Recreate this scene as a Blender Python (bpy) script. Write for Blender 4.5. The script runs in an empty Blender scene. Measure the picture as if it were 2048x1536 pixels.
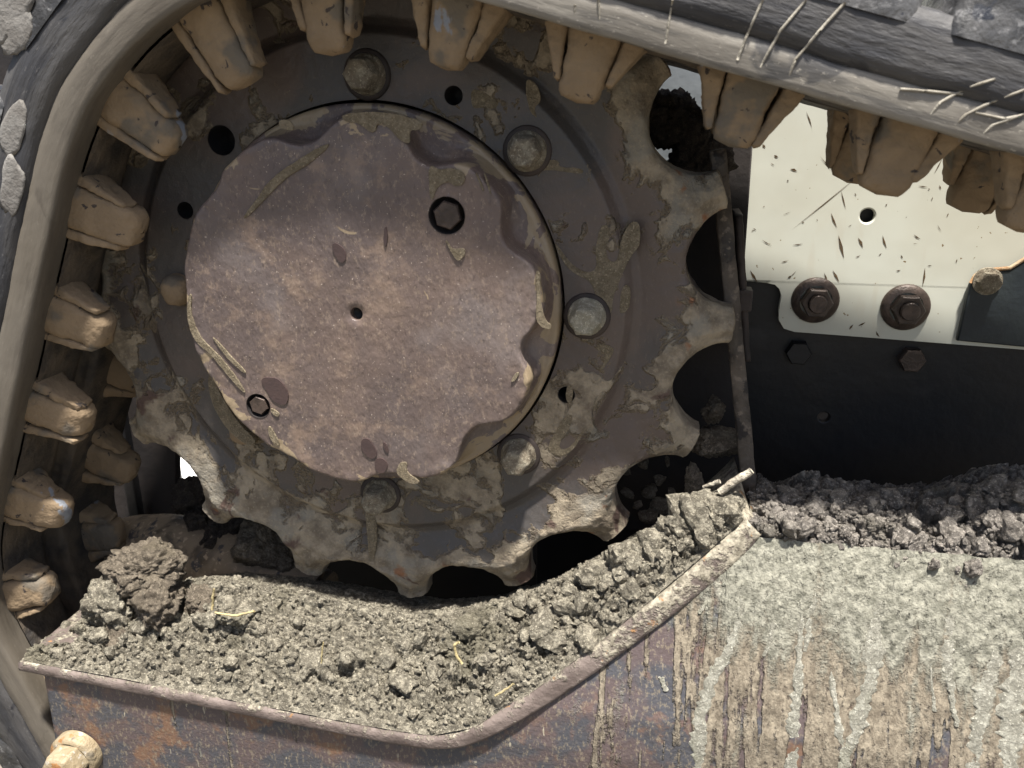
import bpy, bmesh, math, random
import numpy as np
from mathutils import Matrix, Vector
random.seed(7); RNG = np.random.default_rng(11)
SC = bpy.context.scene; COL = SC.collection
PI = math.pi
# ------------------------------------------------------------------ camera
# world: sprocket axis is Y (into the scene), Z up, origin on the bolt face of the sprocket
RC = np.array([[0.9833856259854682, 0.1815063127889619, -0.0028581502616466144],
               [0.055717769659938604, -0.31678413980715486, -0.9468597250441817],
               [-0.1727664340932134, 0.9309689936750691, -0.3216340965543281]])
CC = np.array([0.20828467350313956, -0.567488211840542, 0.1381161472360144])
F = 1650.0
cam_d = bpy.data.cameras.new('camera'); cam = bpy.data.objects.new('camera', cam_d); COL.objects.link(cam)
m = Matrix.Identity(4)
for i in range(3):
    m[i][0], m[i][1], m[i][2], m[i][3] = RC[0][i], -RC[1][i], -RC[2][i], CC[i]
cam.matrix_world = m
cam_d.sensor_width = 36; cam_d.lens = F/2048*36; cam_d.clip_start = .01; cam_d.clip_end = 500
cam_d.dof.use_dof = True; cam_d.dof.focus_distance = .63; cam_d.dof.aperture_fstop = 11
SC.camera = cam
SC.render.resolution_x, SC.render.resolution_y = 1024, 768

def U(px, py, Y):
    """point of the plane y = Y measured at a photograph pixel (2048 x 1536)"""
    d = RC.T @ np.array([(px-1024)/F, (py-768)/F, 1.0])
    return CC + d*(Y-CC[1])/d[1]
# ------------------------------------------------------------------ light
SUN = Vector((.125, -.266, .955)).normalized()
W = bpy.data.worlds.new('World'); SC.world = W; W.use_nodes = True
nt = W.node_tree; nt.nodes.clear()
sky = nt.nodes.new('ShaderNodeTexSky'); sky.sky_type = 'NISHITA'; sky.sun_disc = False
sky.sun_elevation = math.asin(SUN.z); sky.sun_rotation = math.atan2(SUN.x, SUN.y)
sky.air_density = 1.0; sky.dust_density = 3.0; sky.ozone_density = .6
bg = nt.nodes.new('ShaderNodeBackground'); bg.inputs['Strength'].default_value = .07
out = nt.nodes.new('ShaderNodeOutputWorld')
nt.links.new(sky.outputs[0], bg.inputs[0]); nt.links.new(bg.outputs[0], out.inputs[0])
sl = bpy.data.lights.new('sun', 'SUN'); sl.energy = 5.0; sl.angle = math.radians(3.5); sl.color = (1, .965, .91)
so = bpy.data.objects.new('sun', sl); COL.objects.link(so)
so.rotation_euler = SUN.to_track_quat('Z', 'Y').to_euler()
SC.view_settings.view_transform = 'Standard'; SC.view_settings.look = 'None'
SC.view_settings.exposure = 1.36; SC.view_settings.gamma = 1
SC.cycles.max_bounces = 8
# ------------------------------------------------------------------ numpy noise
_perm = RNG.permutation(256); _perm = np.concatenate([_perm, _perm, _perm])
_grad = RNG.normal(size=(256, 3)); _grad /= np.linalg.norm(_grad, axis=1)[:, None]
_cell = RNG.random((256, 3))
def perlin(P):
    P = np.asarray(P, float); sh = P.shape[:-1]; P = P.reshape(-1, 3)
    I = np.floor(P).astype(int); f = P-I; I &= 255
    u = f*f*f*(f*(f*6-15)+10); r = 0
    for a in (0, 1):
        for b in (0, 1):
            for c in (0, 1):
                h = _perm[_perm[_perm[I[:, 0]+a]+I[:, 1]+b]+I[:, 2]+c]
                g = (_grad[h]*(f-[a, b, c])).sum(1)
                r = r + g*(u[:, 0] if a else 1-u[:, 0])*(u[:, 1] if b else 1-u[:, 1])*(u[:, 2] if c else 1-u[:, 2])
    return (r*1.6).reshape(sh)
def fbm(P, scale, octv=4, gain=.5, ridge=False):
    P = np.asarray(P, float)*scale; a = 1; s = 0; t = 0
    for o in range(octv):
        n = perlin(P+o*17.3); n = 1-2*np.abs(n) if ridge else n
        s = s+a*n; t += a; a *= gain; P = P*2.03
    return s/t
def worley(P, scale):
    """distance to nearest and second nearest cell point, and a value per cell"""
    P = np.asarray(P, float)*scale; sh = P.shape[:-1]; P = P.reshape(-1, 3)
    I = np.floor(P).astype(int); f1 = np.full(len(P), 9.); f2 = f1.copy(); idv = np.zeros(len(P))
    for a in (-1, 0, 1):
        for b in (-1, 0, 1):
            for c in (-1, 0, 1):
                J = I+[a, b, c]; K = J & 255
                h = _perm[_perm[_perm[K[:, 0]]+K[:, 1]]+K[:, 2]]
                d = np.linalg.norm(J+_cell[h]-P, axis=1)
                near = d < f1
                f2 = np.where(near, f1, np.minimum(f2, d)); idv = np.where(near, h/255., idv); f1 = np.where(near, d, f1)
    return f1.reshape(sh), f2.reshape(sh), idv.reshape(sh)
def chunks(P, scale, seed=0.):
    """broken-clod relief: every cell a tilted facet at its own height, cracks between"""
    P = np.asarray(P, float)*scale+seed; sh = P.shape[:-1]; P = P.reshape(-1, 3)
    I = np.floor(P).astype(int); f1 = np.full(len(P), 9.); f2 = f1.copy(); hv = np.zeros(len(P))
    for a in (-1, 0, 1):
        for b in (-1, 0, 1):
            for c in (-1, 0, 1):
                J = I+[a, b, c]; K = J & 255
                h = _perm[_perm[_perm[K[:, 0]]+K[:, 1]]+K[:, 2]]; off = P-J-_cell[h]
                d = np.linalg.norm(off, axis=1)+.12*np.abs(off).max(1); near = d < f1
                val = (h/255.)+1.1*(off*_grad[h]).sum(1)-.5*d
                f2 = np.where(near, f1, np.minimum(f2, d)); hv = np.where(near, val, hv); f1 = np.where(near, d, f1)
    return (hv-.5*sstep(.16, .0, f2-f1)).reshape(sh)
def sstep(a, b, x):
    t = np.clip((x-a)/(b-a), 0, 1); return t*t*(3-2*t)
# ------------------------------------------------------------------ materials
class N:
    def __init__(s, name):
        s.m = bpy.data.materials.new(name); s.m.use_nodes = True; s.t = s.m.node_tree; s.t.nodes.clear()
        s.o = s.n('ShaderNodeOutputMaterial'); s.b = s.n('ShaderNodeBsdfPrincipled'); s.l(s.b.outputs[0], s.o.inputs[0])
        s.pos = s.n('ShaderNodeNewGeometry').outputs['Position']
    def n(s, k, **kw):
        x = s.t.nodes.new(k)
        for a, b in kw.items(): setattr(x, a, b)
        return x
    def l(s, a, b): s.t.links.new(a, b)
    def put(s, sock, v):
        if hasattr(v, 'links'): s.l(v, sock)
        else: sock.default_value = v
    def math(s, op, a, b=0.0):
        x = s.n('ShaderNodeMath', operation=op); s.put(x.inputs[0], a); s.put(x.inputs[1], b); return x.outputs[0]
    def mapr(s, v, lo, hi, a=0., b=1.):
        x = s.n('ShaderNodeMapRange', interpolation_type='SMOOTHSTEP'); s.put(x.inputs[0], v)
        for i, k in enumerate((lo, hi, a, b)): x.inputs[i+1].default_value = k
        return x.outputs[0]
    def vec(s, st=(1, 1, 1), off=(0, 0, 0)):
        x = s.n('ShaderNodeMapping'); s.l(s.pos, x.inputs[0]); x.inputs['Scale'].default_value = st; x.inputs['Location'].default_value = off
        return x.outputs[0]
    def noise(s, sc, d=4, st=(1, 1, 1), off=(0, 0, 0), w=0., r=.55):
        x = s.n('ShaderNodeTexNoise'); s.l(s.vec(st, off), x.inputs['Vector'])
        x.inputs['Scale'].default_value = sc; x.inputs['Detail'].default_value = d; x.inputs['Distortion'].default_value = w; x.inputs['Roughness'].default_value = r
        return x.outputs[0]
    def voro(s, sc, st=(1, 1, 1), feat='F1', off=(0, 0, 0)):
        x = s.n('ShaderNodeTexVoronoi', feature=feat); s.l(s.vec(st, off), x.inputs['Vector']); x.inputs['Scale'].default_value = sc
        return x.outputs[0]
    def lin(s, d, lo, hi):
        x = s.n('ShaderNodeVectorMath', operation='DOT_PRODUCT'); s.l(s.pos, x.inputs[0]); x.inputs[1].default_value = d
        return s.mapr(x.outputs['Value'], lo, hi)
    def rad(s, lo, hi, c=(0, 0, 0)):
        v = s.n('ShaderNodeVectorMath', operation='MULTIPLY'); s.l(s.vec((1, 1, 1), (-c[0], 0, -c[2])), v.inputs[0]); v.inputs[1].default_value = (1, 0, 1)
        x = s.n('ShaderNodeVectorMath', operation='LENGTH'); s.l(v.outputs[0], x.inputs[0]); return s.mapr(x.outputs['Value'], lo, hi)
    def mix(s, f, a, b):
        x = s.n('ShaderNodeMix', data_type='RGBA'); s.put(x.inputs[0], f)
        for i, v in ((6, a), (7, b)):
            if hasattr(v, 'links'): s.l(v, x.inputs[i])
            else: x.inputs[i].default_value = (*v, 1)
        return x.outputs[2]
    def done(s, col, rough=.8, bumps=(), spec=.35, metal=0.):
        s.put(s.b.inputs['Base Color'], col if hasattr(col, 'links') else (*col, 1)); s.put(s.b.inputs['Roughness'], rough)
        s.b.inputs['Specular IOR Level'].default_value = spec; s.put(s.b.inputs['Metallic'], metal)
        prev = None
        for h, dist in bumps:
            x = s.n('ShaderNodeBump'); x.inputs['Strength'].default_value = 1.0; x.inputs['Distance'].default_value = dist
            s.l(h, x.inputs['Height'])
            if prev is not None: s.l(prev, x.inputs['Normal'])
            prev = x.outputs[0]
        if prev is not None: s.l(prev, s.b.inputs['Normal'])
        return s.m

TAN = (.235, .18, .115); TAN_L = (.34, .275, .18); MUD = (.215, .19, .135); MUD_L = (.40, .375, .29); RUST = (.22, .095, .045)
def mat_sprocket():
    n = N('muddy_sprocket_steel')
    base = n.mix(n.mapr(n.noise(9, 5, w=.6), .42, .62), (.056, .050, .046), (.088, .066, .054))
    base = n.mix(n.math('MULTIPLY', n.mapr(n.noise(420, 4, (1, 1, .5), r=.7), .56, .70), .35), base, (.15, .12, .09))
    v = n.math('ADD', n.math('MULTIPLY', n.noise(17, 4, w=1.1, off=(2.3, 0, 5.1), r=.5), .66), n.math('MULTIPLY', n.noise(52, 4, w=1.4, off=(1, 0, 6)), .34))
    v = n.math('ADD', v, n.math('MULTIPLY', n.rad(.200, .236), .17))
    v = n.math('ADD', v, n.math('MULTIPLY', n.lin((-.35, 0, -1), .04, .2), .085))
    fine = n.math('MULTIPLY', n.math('SUBTRACT', n.noise(160, 3), .5), .06); v = n.math('ADD', v, fine)
    v = n.math('ADD', v, n.math('MULTIPLY', n.math('SUBTRACT', n.noise(420, 4, r=.7), .5), .07)); film = n.mapr(v, .552, .606); rim = n.math('MULTIPLY', n.mapr(v, .545, .572), .7)
    mudc = n.mix(n.mapr(n.noise(60, 6, r=.65), .34, .66), (.15, .12, .085), (.315, .262, .187)); mudc = n.mix(n.math('MULTIPLY', n.mapr(n.noise(24, 4, off=(1, 8, 2)), .5, .62), .6), mudc, (.21, .20, .17))
    mudc = n.mix(n.math('MULTIPLY', n.mapr(n.noise(480, 4, r=.7), .55, .7), .6), mudc, TAN_L)
    mudc = n.mix(n.mapr(n.noise(30, 4, w=.8, off=(7, 1, 3)), .60, .68), mudc, (.10, .065, .05))
    c = n.mix(rim, base, (.27, .21, .135)); c = n.mix(film, c, mudc)
    rust = n.math('MULTIPLY', n.mapr(n.noise(38, 4, off=(4, 4, 9)), .63, .70), n.rad(.215, .23)); c = n.mix(rust, c, (.23, .11, .055))
    ro = n.mapr(film, 0, 1, .38, .9)
    return n.done(c, ro, ((n.math('ADD', film, n.math('MULTIPLY', n.noise(150, 7, r=.7), n.math('ADD', film, .25))), .0028), (n.noise(700, 2), .0002)), .4)
def mat_cover():
    n = N('rusty_cover_steel')
    c = n.mix(n.mapr(n.noise(11, 5, w=.4), .38, .64), (.086, .065, .059), (.12, .086, .071))
    c = n.mix(n.mapr(n.noise(26, 6, off=(1, 2, 8), r=.7), .50, .66), c, (.165, .118, .09))
    c = n.mix(n.math('MULTIPLY', n.mapr(n.noise(14, 3, off=(9, 2, 8)), .52, .70), .55), c, (.15, .126, .118))
    c = n.mix(n.math('MULTIPLY', n.mapr(n.noise(300, 5, (1, 1, .6), r=.75), .52, .70), .55), c, (.25, .19, .14))
    c = n.mix(n.math('MULTIPLY', n.mapr(n.noise(520, 2, off=(3, 3, 3)), .68, .74), .7), c, (.40, .33, .27))
    c = n.mix(n.math('MULTIPLY', n.mapr(n.noise(330, 3, (1, 1, .55), off=(5, 0, 0)), .6, .70), .35), c, (.035, .025, .024))
    c = n.mix(n.mapr(n.math('ADD', n.noise(30, 4, w=1.), n.math('MULTIPLY', n.rad(.112, .136), .22)), .70, .715), c, TAN)
    return n.done(c, n.mapr(n.noise(60, 4), .3, .7, .36, .60), ((n.noise(320, 5, (1, 1, .6)), .0007), (n.noise(40, 3), .0012)), .45)
def mat_tan(name='tan_dried_mud', worn=(.20, .21, .23)):
    n = N(name)
    c = n.mix(n.noise(42, 5, w=.5), (.125, .09, .056), (.28, .203, .125))
    c = n.mix(n.mapr(n.noise(22, 4, off=(3, 8, 1)), .56, .64), c, (.125, .105, .08))
    c = n.mix(n.mapr(n.noise(34, 5, (1, 1, .45), off=(8, 1, 1)), .645, .675), c, worn)
    c = n.mix(n.mapr(n.noise(95, 4, w=.6, off=(1, 4, 1)), .64, .67), c, (.05, .04, .035))
    return n.done(c, .85, ((n.noise(60, 5), .003), (n.noise(260, 4), .0008)), .25)
def mat_mud(name, dark, light, rough=.95, b=1., green=True):
    n = N(name)
    c = n.mix(n.noise(38, 5, w=.4), dark, tuple(.55*a+.45*b for a, b in zip(dark, light)))
    c = n.mix(n.mapr(n.noise(170, 6, r=.75), .44, .62), c, light)
    c = n.mix(n.math('MULTIPLY', n.mapr(n.noise(560, 3, r=.7), .57, .66), .9), c, tuple(min(1, a*1.5) for a in light))
    if green: c = n.mix(n.math('MULTIPLY', n.mapr(n.noise(17, 4, off=(5, 5, 2)), .55, .68), .6), c, (dark[0]*1.5, dark[1]*1.55, dark[2]*1.4))
    return n.done(c, rough, ((n.noise(150, 8, r=.72), .006*b), (n.noise(560, 4, r=.7), .0022*b)), .2)
def mat_frame():
    n = N('frame_paint_rust_and_mud')
    c = n.mix(n.mapr(n.noise(24, 5, w=.3), .44, .56), (.080, .060, .058), (.052, .052, .058))
    rr = n.math('ADD', n.noise(21, 6, off=(6, 0, 2), r=.65), n.math('MULTIPLY', n.lin((-.3, 0, -1), .24, .40), .05))
    c = n.mix(n.mapr(rr, .57, .66), c, (.135, .078, .050))
    c = n.mix(n.mapr(n.noise(60, 5, off=(1, 1, 7)), .58, .66), c, (.10, .068, .058))
    c = n.mix(n.math('MULTIPLY', n.mapr(n.noise(420, 4, (1, 1, .45), r=.7), .52, .64), .6), c, (.20, .165, .115))
    c = n.mix(n.mapr(n.noise(150, 3, (1, 1, .30), off=(2, 9, 4)), .69, .72), c, (.27, .24, .18))
    side = n.lin((1, 0, .40), .085, .25)            # more splash to the right
    top = n.lin((.15, 0, 1), -.25, -.13)           # dust shelf near the ridge
    rag = n.math('MULTIPLY', n.math('SUBTRACT', n.noise(230, 4, (1, 1, .5), r=.7), .5), .22)
    run = n.math('ADD', n.math('MULTIPLY', n.math('SUBTRACT', n.noise(74, 3, (1, .2, .06), w=.15), .12), 1.35), rag)
    run = n.math('ADD', run, n.math('ADD', n.math('MULTIPLY', side, .36), n.math('MULTIPLY', top, .10)))
    brown = n.mapr(run, .70, .76)
    bc = n.mix(n.mapr(n.noise(230, 6, (1, .8, .5), w=.2, r=.68), .34, .66), (.11, .09, .065), (.235, .20, .147))
    brown = n.math('MULTIPLY', brown, n.mapr(n.noise(300, 4, (1, .8, .42), w=.2, r=.7), .22, .44)); c = n.mix(brown, c, bc)
    pale = n.math('ADD', n.math('MULTIPLY', n.noise(70, 4, (1, .3, .22), off=(4, 0, 1.7), w=.3), .75), n.math('MULTIPLY', n.noise(330, 4, r=.7), .25))
    pale = n.math('ADD', pale, n.math('ADD', n.math('MULTIPLY', side, .06), n.math('MULTIPLY', n.lin((.10, 0, 1), -.225, -.135), .26)))
    pm = n.mapr(pale, .60, .76)
    pc = n.mix(n.mapr(n.noise(190, 6, r=.7), .35, .65), (.12, .116, .09), (.26, .25, .20))
    c = n.mix(pm, c, pc)
    h = n.math('ADD', n.math('MULTIPLY', brown, n.math('ADD', .5, n.noise(260, 5, (1, .8, .5), r=.65))), n.math('MULTIPLY', pm, n.math('ADD', .4, n.math('MULTIPLY', n.noise(210, 4), .5))))
    return n.done(c, n.mapr(n.math('ADD', brown, pm), 0, 1, .5, .95), ((h, .0022), (n.noise(420, 3), .0006)), .35)
def mat_rubber(name='dusty_rubber', dust=(.17, .155, .13), amount=.5, dark=(.020, .020, .022), ro=(.5, .9)):
    n = N(name)
    c = n.mix(n.mapr(n.noise(30, 5, w=.8), amount-.1, amount+.12), dust, tuple(d*.35 for d in dust))
    c = n.mix(n.mapr(n.noise(60, 5, (1, .6, 1), off=(3, 1, 4)), .57, .62), c, dark)
    c = n.mix(n.math('MULTIPLY', n.mapr(n.noise(190, 4), .56, .68), .7), c, tuple(min(1, d*1.9) for d in dust))
    return n.done(c, n.mapr(n.noise(45, 3), .3, .7, *ro), ((n.noise(70, 5), .002), (n.noise(300, 4), .0006)), .4)
def mat_simple(name, a, b, sc=30, rough=.6, bump=.0008, metal=0., spec=.4):
    n = N(name); return n.done(n.mix(n.mapr(n.noise(sc, 5), .35, .65), a, b), rough, ((n.noise(sc*4, 4), bump),), spec, metal)
def mat_white():
    n = N('ivory_paint')
    c = n.mix(n.mapr(n.noise(7, 4), .4, .65), (.50, .505, .435), (.45, .44, .365))
    c = n.mix(n.math('MULTIPLY', n.mapr(n.noise(60, 4, (1, 1, .25)), .56, .72), .25), c, (.42, .37, .28))
    c = n.mix(n.mapr(n.noise(240, 2, off=(3, 1, 1)), .735, .76), c, (.16, .11, .05))
    return n.done(c, .38, ((n.noise(20, 2), .0006),), .45)
SPROCKET = mat_sprocket(); COVER = mat_cover(); TANM = mat_tan(); FRAME = mat_frame()
BANK = mat_mud('grey_crumbled_mud', (.085, .074, .056), (.36, .325, .25))
RIDGE = mat_mud('lilac_grey_mud', (.095, .084, .073), (.34, .305, .262))
BROWNMUD = mat_mud('brown_clod_mud', (.085, .069, .052), (.215, .18, .135))
DARKMUD = mat_mud('dark_damp_mud', (.030, .025, .022), (.075, .062, .05))
def mat_belt(name, base, light, dark, b=1., brown=False):
    n = N(name); uv = n.n('ShaderNodeUVMap').outputs[0]
    def un(sc, st, d=4, off=(0, 0, 0), w=0., r=.55):
        mp = n.n('ShaderNodeMapping'); n.l(uv, mp.inputs[0]); mp.inputs['Scale'].default_value = st; mp.inputs['Location'].default_value = off
        x = n.n('ShaderNodeTexNoise'); n.l(mp.outputs[0], x.inputs['Vector']); x.inputs['Scale'].default_value = sc; x.inputs['Detail'].default_value = d; x.inputs['Distortion'].default_value = w; x.inputs['Roughness'].default_value = r
        return x.outputs[0]
    c = n.mix(n.mapr(un(40, (.25, 1, 1), 5, w=.4), .38, .62), base, light)
    c = n.mix(n.math('MULTIPLY', n.mapr(un(150, (.10, 1, 1), 5, (3, 1, 0)), .50, .66), .7), c, dark)
    c = n.mix(n.mapr(un(34, (.6, 1, 1), 5, (7, 2, 0), .7), .60, .66), c, dark)
    c = n.mix(n.math('MULTIPLY', n.mapr(un(420, (.5, 1, 1), 3, (1, 5, 0), r=.7), .60, .70), .7), c, tuple(min(1, q*1.7) for q in light))
    if brown: c = n.mix(n.math('MULTIPLY', n.mapr(n.math('ADD', n.lin((-1, 0, -.2), -.08, .10), n.math('MULTIPLY', n.math('SUBTRACT', n.noise(25, 3), .5), .5)), .2, .8), .8), c, n.mix(un(60, (.2, 1, 1), 4, (2, 2, 0)), (.060, .049, .036), (.10, .083, .062)))  # left run toned darker and browner, its dimmer light put into the colour
    return n.done(c, n.mapr(un(30, (.4, 1, 1)), .3, .7, .42, .75), ((un(60, (.3, 1, 1), 5), .0012*b), (un(260, (.25, 1, 1), 4), .0006*b)), .45)
RUBBER = mat_rubber(); TREAD = mat_rubber('dark_tread_rubber', (.085, .083, .082), .43, (.020, .022, .028), (.18, .62))
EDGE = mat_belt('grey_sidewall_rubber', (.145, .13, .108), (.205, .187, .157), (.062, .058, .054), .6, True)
OUTER = mat_belt('dark_outer_rubber', (.026, .026, .029), (.052, .049, .047), (.013, .013, .016), 1.6)
SPOT = mat_simple('pale_mud_spot', (.12, .11, .098), (.17, .16, .145), 90, .9)
INNER = mat_simple('dark_inner_rubber', (.030, .026, .023), (.095, .074, .052), 40, .8, .002)
MOULD = mat_simple('dust_filled_mould_line', (.30, .275, .225), (.19, .17, .135), 90, .9)
WHITE = mat_white()
BLACK = mat_simple('black_frame_paint', (.0035, .004, .006), (.008, .007, .007), 14, .5)
TEAL = mat_simple('dark_teal_paint', (.012, .017, .021), (.020, .026, .028), 26, .5)
DARKST = mat_simple('dark_brown_steel', (.020, .015, .013), (.045, .033, .027), 30, .7, .001)
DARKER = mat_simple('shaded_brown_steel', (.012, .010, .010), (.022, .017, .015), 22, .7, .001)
BOLTB = mat_simple('brown_plated_bolt', (.045, .034, .028), (.085, .062, .050), 120, .45, .0005, .4)
HOLE = mat_simple('dark_hole_steel', (.006, .006, .007), (.012, .010, .010), 60, .6)  # near-black tone for the hole linings
MUDBOLT = mat_mud('mud_caked_bolt', (.19, .15, .105), (.36, .32, .24))
def mat_brass():
    n = N('pale_gold_bolt_with_rust')
    c = n.mix(n.noise(70, 5), (.20, .145, .075), (.30, .25, .17)); c = n.mix(n.mapr(n.noise(90, 5, off=(2, 7, 1)), .54, .62), c, (.26, .13, .05))
    c = n.mix(n.mapr(n.noise(130, 4, off=(5, 1, 1)), .58, .66), c, (.36, .33, .28)); c = n.mix(n.mapr(n.noise(50, 4, off=(9, 9, 1)), .6, .68), c, (.12, .10, .07))
    return n.done(c, .55, ((n.noise(110, 6), .003),), .4, .1)
BRASS = mat_brass()
RUNS = mat_mud('pale_mud_run', (.20, .19, .152), (.40, .385, .32), .95, .8)
PALEBOLT = mat_mud('pale_mud_bolt', (.30, .275, .205), (.52, .48, .38), green=False)
STREAK = mat_mud('dried_mud_streak', (.18, .145, .095), (.29, .24, .165), green=False)
WET = mat_simple('dark_oil_stain', (.045, .030, .029), (.055, .036, .033), 90, .4, .0003)
STRAW = mat_simple('dry_straw', (.42, .34, .17), (.34, .28, .15), 200, .7)
TWIG = mat_simple('grey_twig', (.30, .26, .20), (.42, .38, .30), 120, .9, .002)
CHIP = mat_simple('chipped_rust', (.06, .04, .02), (.10, .06, .025), 200, .8)
LIPM = None
def mat_lip():
    n = N('worn_lip_steel')
    c = n.mix(n.mapr(n.noise(40, 5, (1, 1, 1)), .42, .6), (.092, .070, .060), (.15, .118, .102))
    v = n.math('ADD', n.math('ADD', n.math('MULTIPLY', n.noise(70, 6, off=(3, 3, 1), r=.65), .7), n.math('MULTIPLY', n.noise(380, 3), .3)), n.math('MULTIPLY', n.lin((1, 0, .6), -.05, .16), .13))
    g = n.n('ShaderNodeNewGeometry'); x = n.n('ShaderNodeSeparateXYZ'); n.l(g.outputs['Normal'], x.inputs[0])
    v = n.math('ADD', v, n.math('MULTIPLY', x.outputs[2], .10))   # mud lies on what faces up
    mk = n.mapr(v, .55, .69); c = n.mix(mk, c, n.mix(n.mapr(n.noise(220, 6, r=.7), .35, .65), (.12, .104, .075), (.33, .295, .225)))
    c = n.mix(n.mapr(n.noise(70, 5, off=(6, 2, 1)), .64, .68), c, (.26, .14, .06))
    return n.done(c, .7, ((n.noise(160, 5), .0016), (mk, .0012)), .4)
LIPM = mat_lip()
# ------------------------------------------------------------------ mesh helpers
def mesh(name, V, Fc, mat, parent=None, smooth=True):
    me = bpy.data.meshes.new(name); me.from_pydata([tuple(v) for v in np.asarray(V, float).tolist()], [], Fc if isinstance(Fc, list) else np.asarray(Fc).tolist())
    me.materials.append(mat)
    if smooth: me.polygons.foreach_set('use_smooth', [True]*len(me.polygons))
    me.update(); return link(name, me, parent)
def link(name, me, parent=None):
    o = bpy.data.objects.new(name, me); COL.objects.link(o)
    if parent is not None: o.parent = parent
    return o
def thing(name, label, cat, group=None, loc=(0, 0, 0)):
    o = bpy.data.objects.new(name, None); COL.objects.link(o); o.location = loc; o.empty_display_size = .02
    return tag(o, label, cat, group)
def tag(o, label=None, cat=None, group=None, kind=None):
    if label: o['label'] = label
    if cat: o['category'] = cat
    if group: o['group'] = group
    if kind: o['kind'] = kind
    return o
def gridf(nu, nv, wrap=False, base=0):
    i = np.arange(nu-1 if not wrap else nu); j = np.arange(nv-1)
    I, J = np.meshgrid(i, j, indexing='ij'); I2 = (I+1) % nu
    return (np.stack([I*nv+J, I2*nv+J, I2*nv+J+1, I*nv+J+1], -1).reshape(-1, 4)+base)
def gridmesh(name, P, mat, parent=None, wrap=False, smooth=True, flip=False):
    nu, nv = P.shape[:2]; f = gridf(nu, nv, wrap)
    if flip: f = f[:, ::-1]
    return mesh(name, P.reshape(-1, 3), f, mat, parent, smooth)
def join(parts):
    V = []; Fc = []; b = 0
    for v, f in parts:
        V.append(np.asarray(v, float)); Fc += [[i+b for i in q] for q in (f.tolist() if hasattr(f, 'tolist') else f)]; b += len(v)
    return np.concatenate(V), Fc
def lathe(prof, n=32, hexed=None):
    """profile (r, h) turned round the -Y axis: h grows towards the viewer"""
    th = np.arange(n)*2*PI/n; P = np.zeros((n, len(prof), 3))
    for j, (r, h) in enumerate(prof):
        rr = np.full(n, r)
        if hexed and j in hexed: rr = r*math.cos(PI/6)/np.cos((th % (PI/3))-PI/6)
        P[:, j] = np.stack([rr*np.cos(th), np.full(n, -h), rr*np.sin(th)], -1)
    return P.reshape(-1, 3), gridf(n, len(prof), True)
def box(x0, x1, y0, y1, z0, z1, bev=.0015):
    bm = bmesh.new(); bmesh.ops.create_cube(bm, size=1)
    for v in bm.verts: v.co = Vector(((x0+x1)/2+v.co.x*(x1-x0), (y0+y1)/2+v.co.y*(y1-y0), (z0+z1)/2+v.co.z*(z1-z0)))
    if bev: bmesh.ops.bevel(bm, geom=bm.edges[:], offset=bev, segments=2, affect='EDGES', profile=.7)
    return bm
def bmobj(name, bm, mat, parent=None, smooth=False):
    me = bpy.data.meshes.new(name); bm.to_mesh(me); bm.free(); me.materials.append(mat)
    if smooth: me.polygons.foreach_set('use_smooth', [True]*len(me.polygons))
    return link(name, me, parent)
def plate(name, outline, y0, y1, mat, parent=None, holes=(), bev=.0012):
    """flat plate with the outline (x, z), front at y0, back at y1, with round holes (x, z, r)"""
    cu = bpy.data.curves.new(name, 'CURVE'); cu.dimensions = '2D'; cu.fill_mode = 'BOTH'
    def spl(pts):
        s = cu.splines.new('POLY'); s.points.add(len(pts)-1); s.use_cyclic_u = True
        for p, q in zip(s.points, pts): p.co = (q[0], q[1], 0, 1)
    spl(outline)
    for hx, hz, r in holes: spl([(hx+r*math.cos(a*PI/12), hz+r*math.sin(a*PI/12)) for a in range(24)])
    cu.extrude = (y1-y0)/2-bev; cu.bevel_depth = bev; cu.bevel_resolution = 1; cu.offset = -bev
    t = bpy.data.objects.new(name, cu); COL.objects.link(t); t.matrix_world = Matrix(((1, 0, 0, 0), (0, 0, -1, (y0+y1)/2), (0, 1, 0, 0), (0, 0, 0, 1)))
    dg = bpy.context.evaluated_depsgraph_get(); dg.update()
    me = bpy.data.meshes.new_from_object(t.evaluated_get(dg)); me.transform(t.matrix_world)
    bpy.data.objects.remove(t); bpy.data.curves.remove(cu)
    me.materials.clear(); me.materials.append(mat); me.name = name
    return link(name, me, parent)
def tube(pts, r, n=8, taper=None, cap=True):
    P = np.asarray(pts, float); m_ = len(P); T = np.gradient(P, axis=0); T /= np.linalg.norm(T, axis=1)[:, None]+1e-12
    up = np.array([0, 1, 0.13]); out_ = np.zeros((n, m_, 3))
    A = np.cross(T, up); A /= np.linalg.norm(A, axis=1)[:, None]+1e-9; Bn = np.cross(T, A)
    rr = np.asarray(r)*np.ones(m_)
    if taper is not None: rr = rr*taper
    for k in range(n):
        a = 2*PI*k/n; out_[k] = P+rr[:, None]*(math.cos(a)*A+math.sin(a)*Bn)
    f = gridf(n, m_, True).tolist()
    if cap: f += [[k*m_ for k in range(n)], [k*m_+m_-1 for k in reversed(range(n))]]
    return out_.reshape(-1, 3), f
def ico(sub):
    bm = bmesh.new(); bmesh.ops.create_icosphere(bm, subdivisions=sub, radius=1); bm.verts.ensure_lookup_table()
    V = np.array([v.co[:] for v in bm.verts]); Fc = [[v.index for v in f.verts] for f in bm.faces]; bm.free(); return V, Fc
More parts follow.
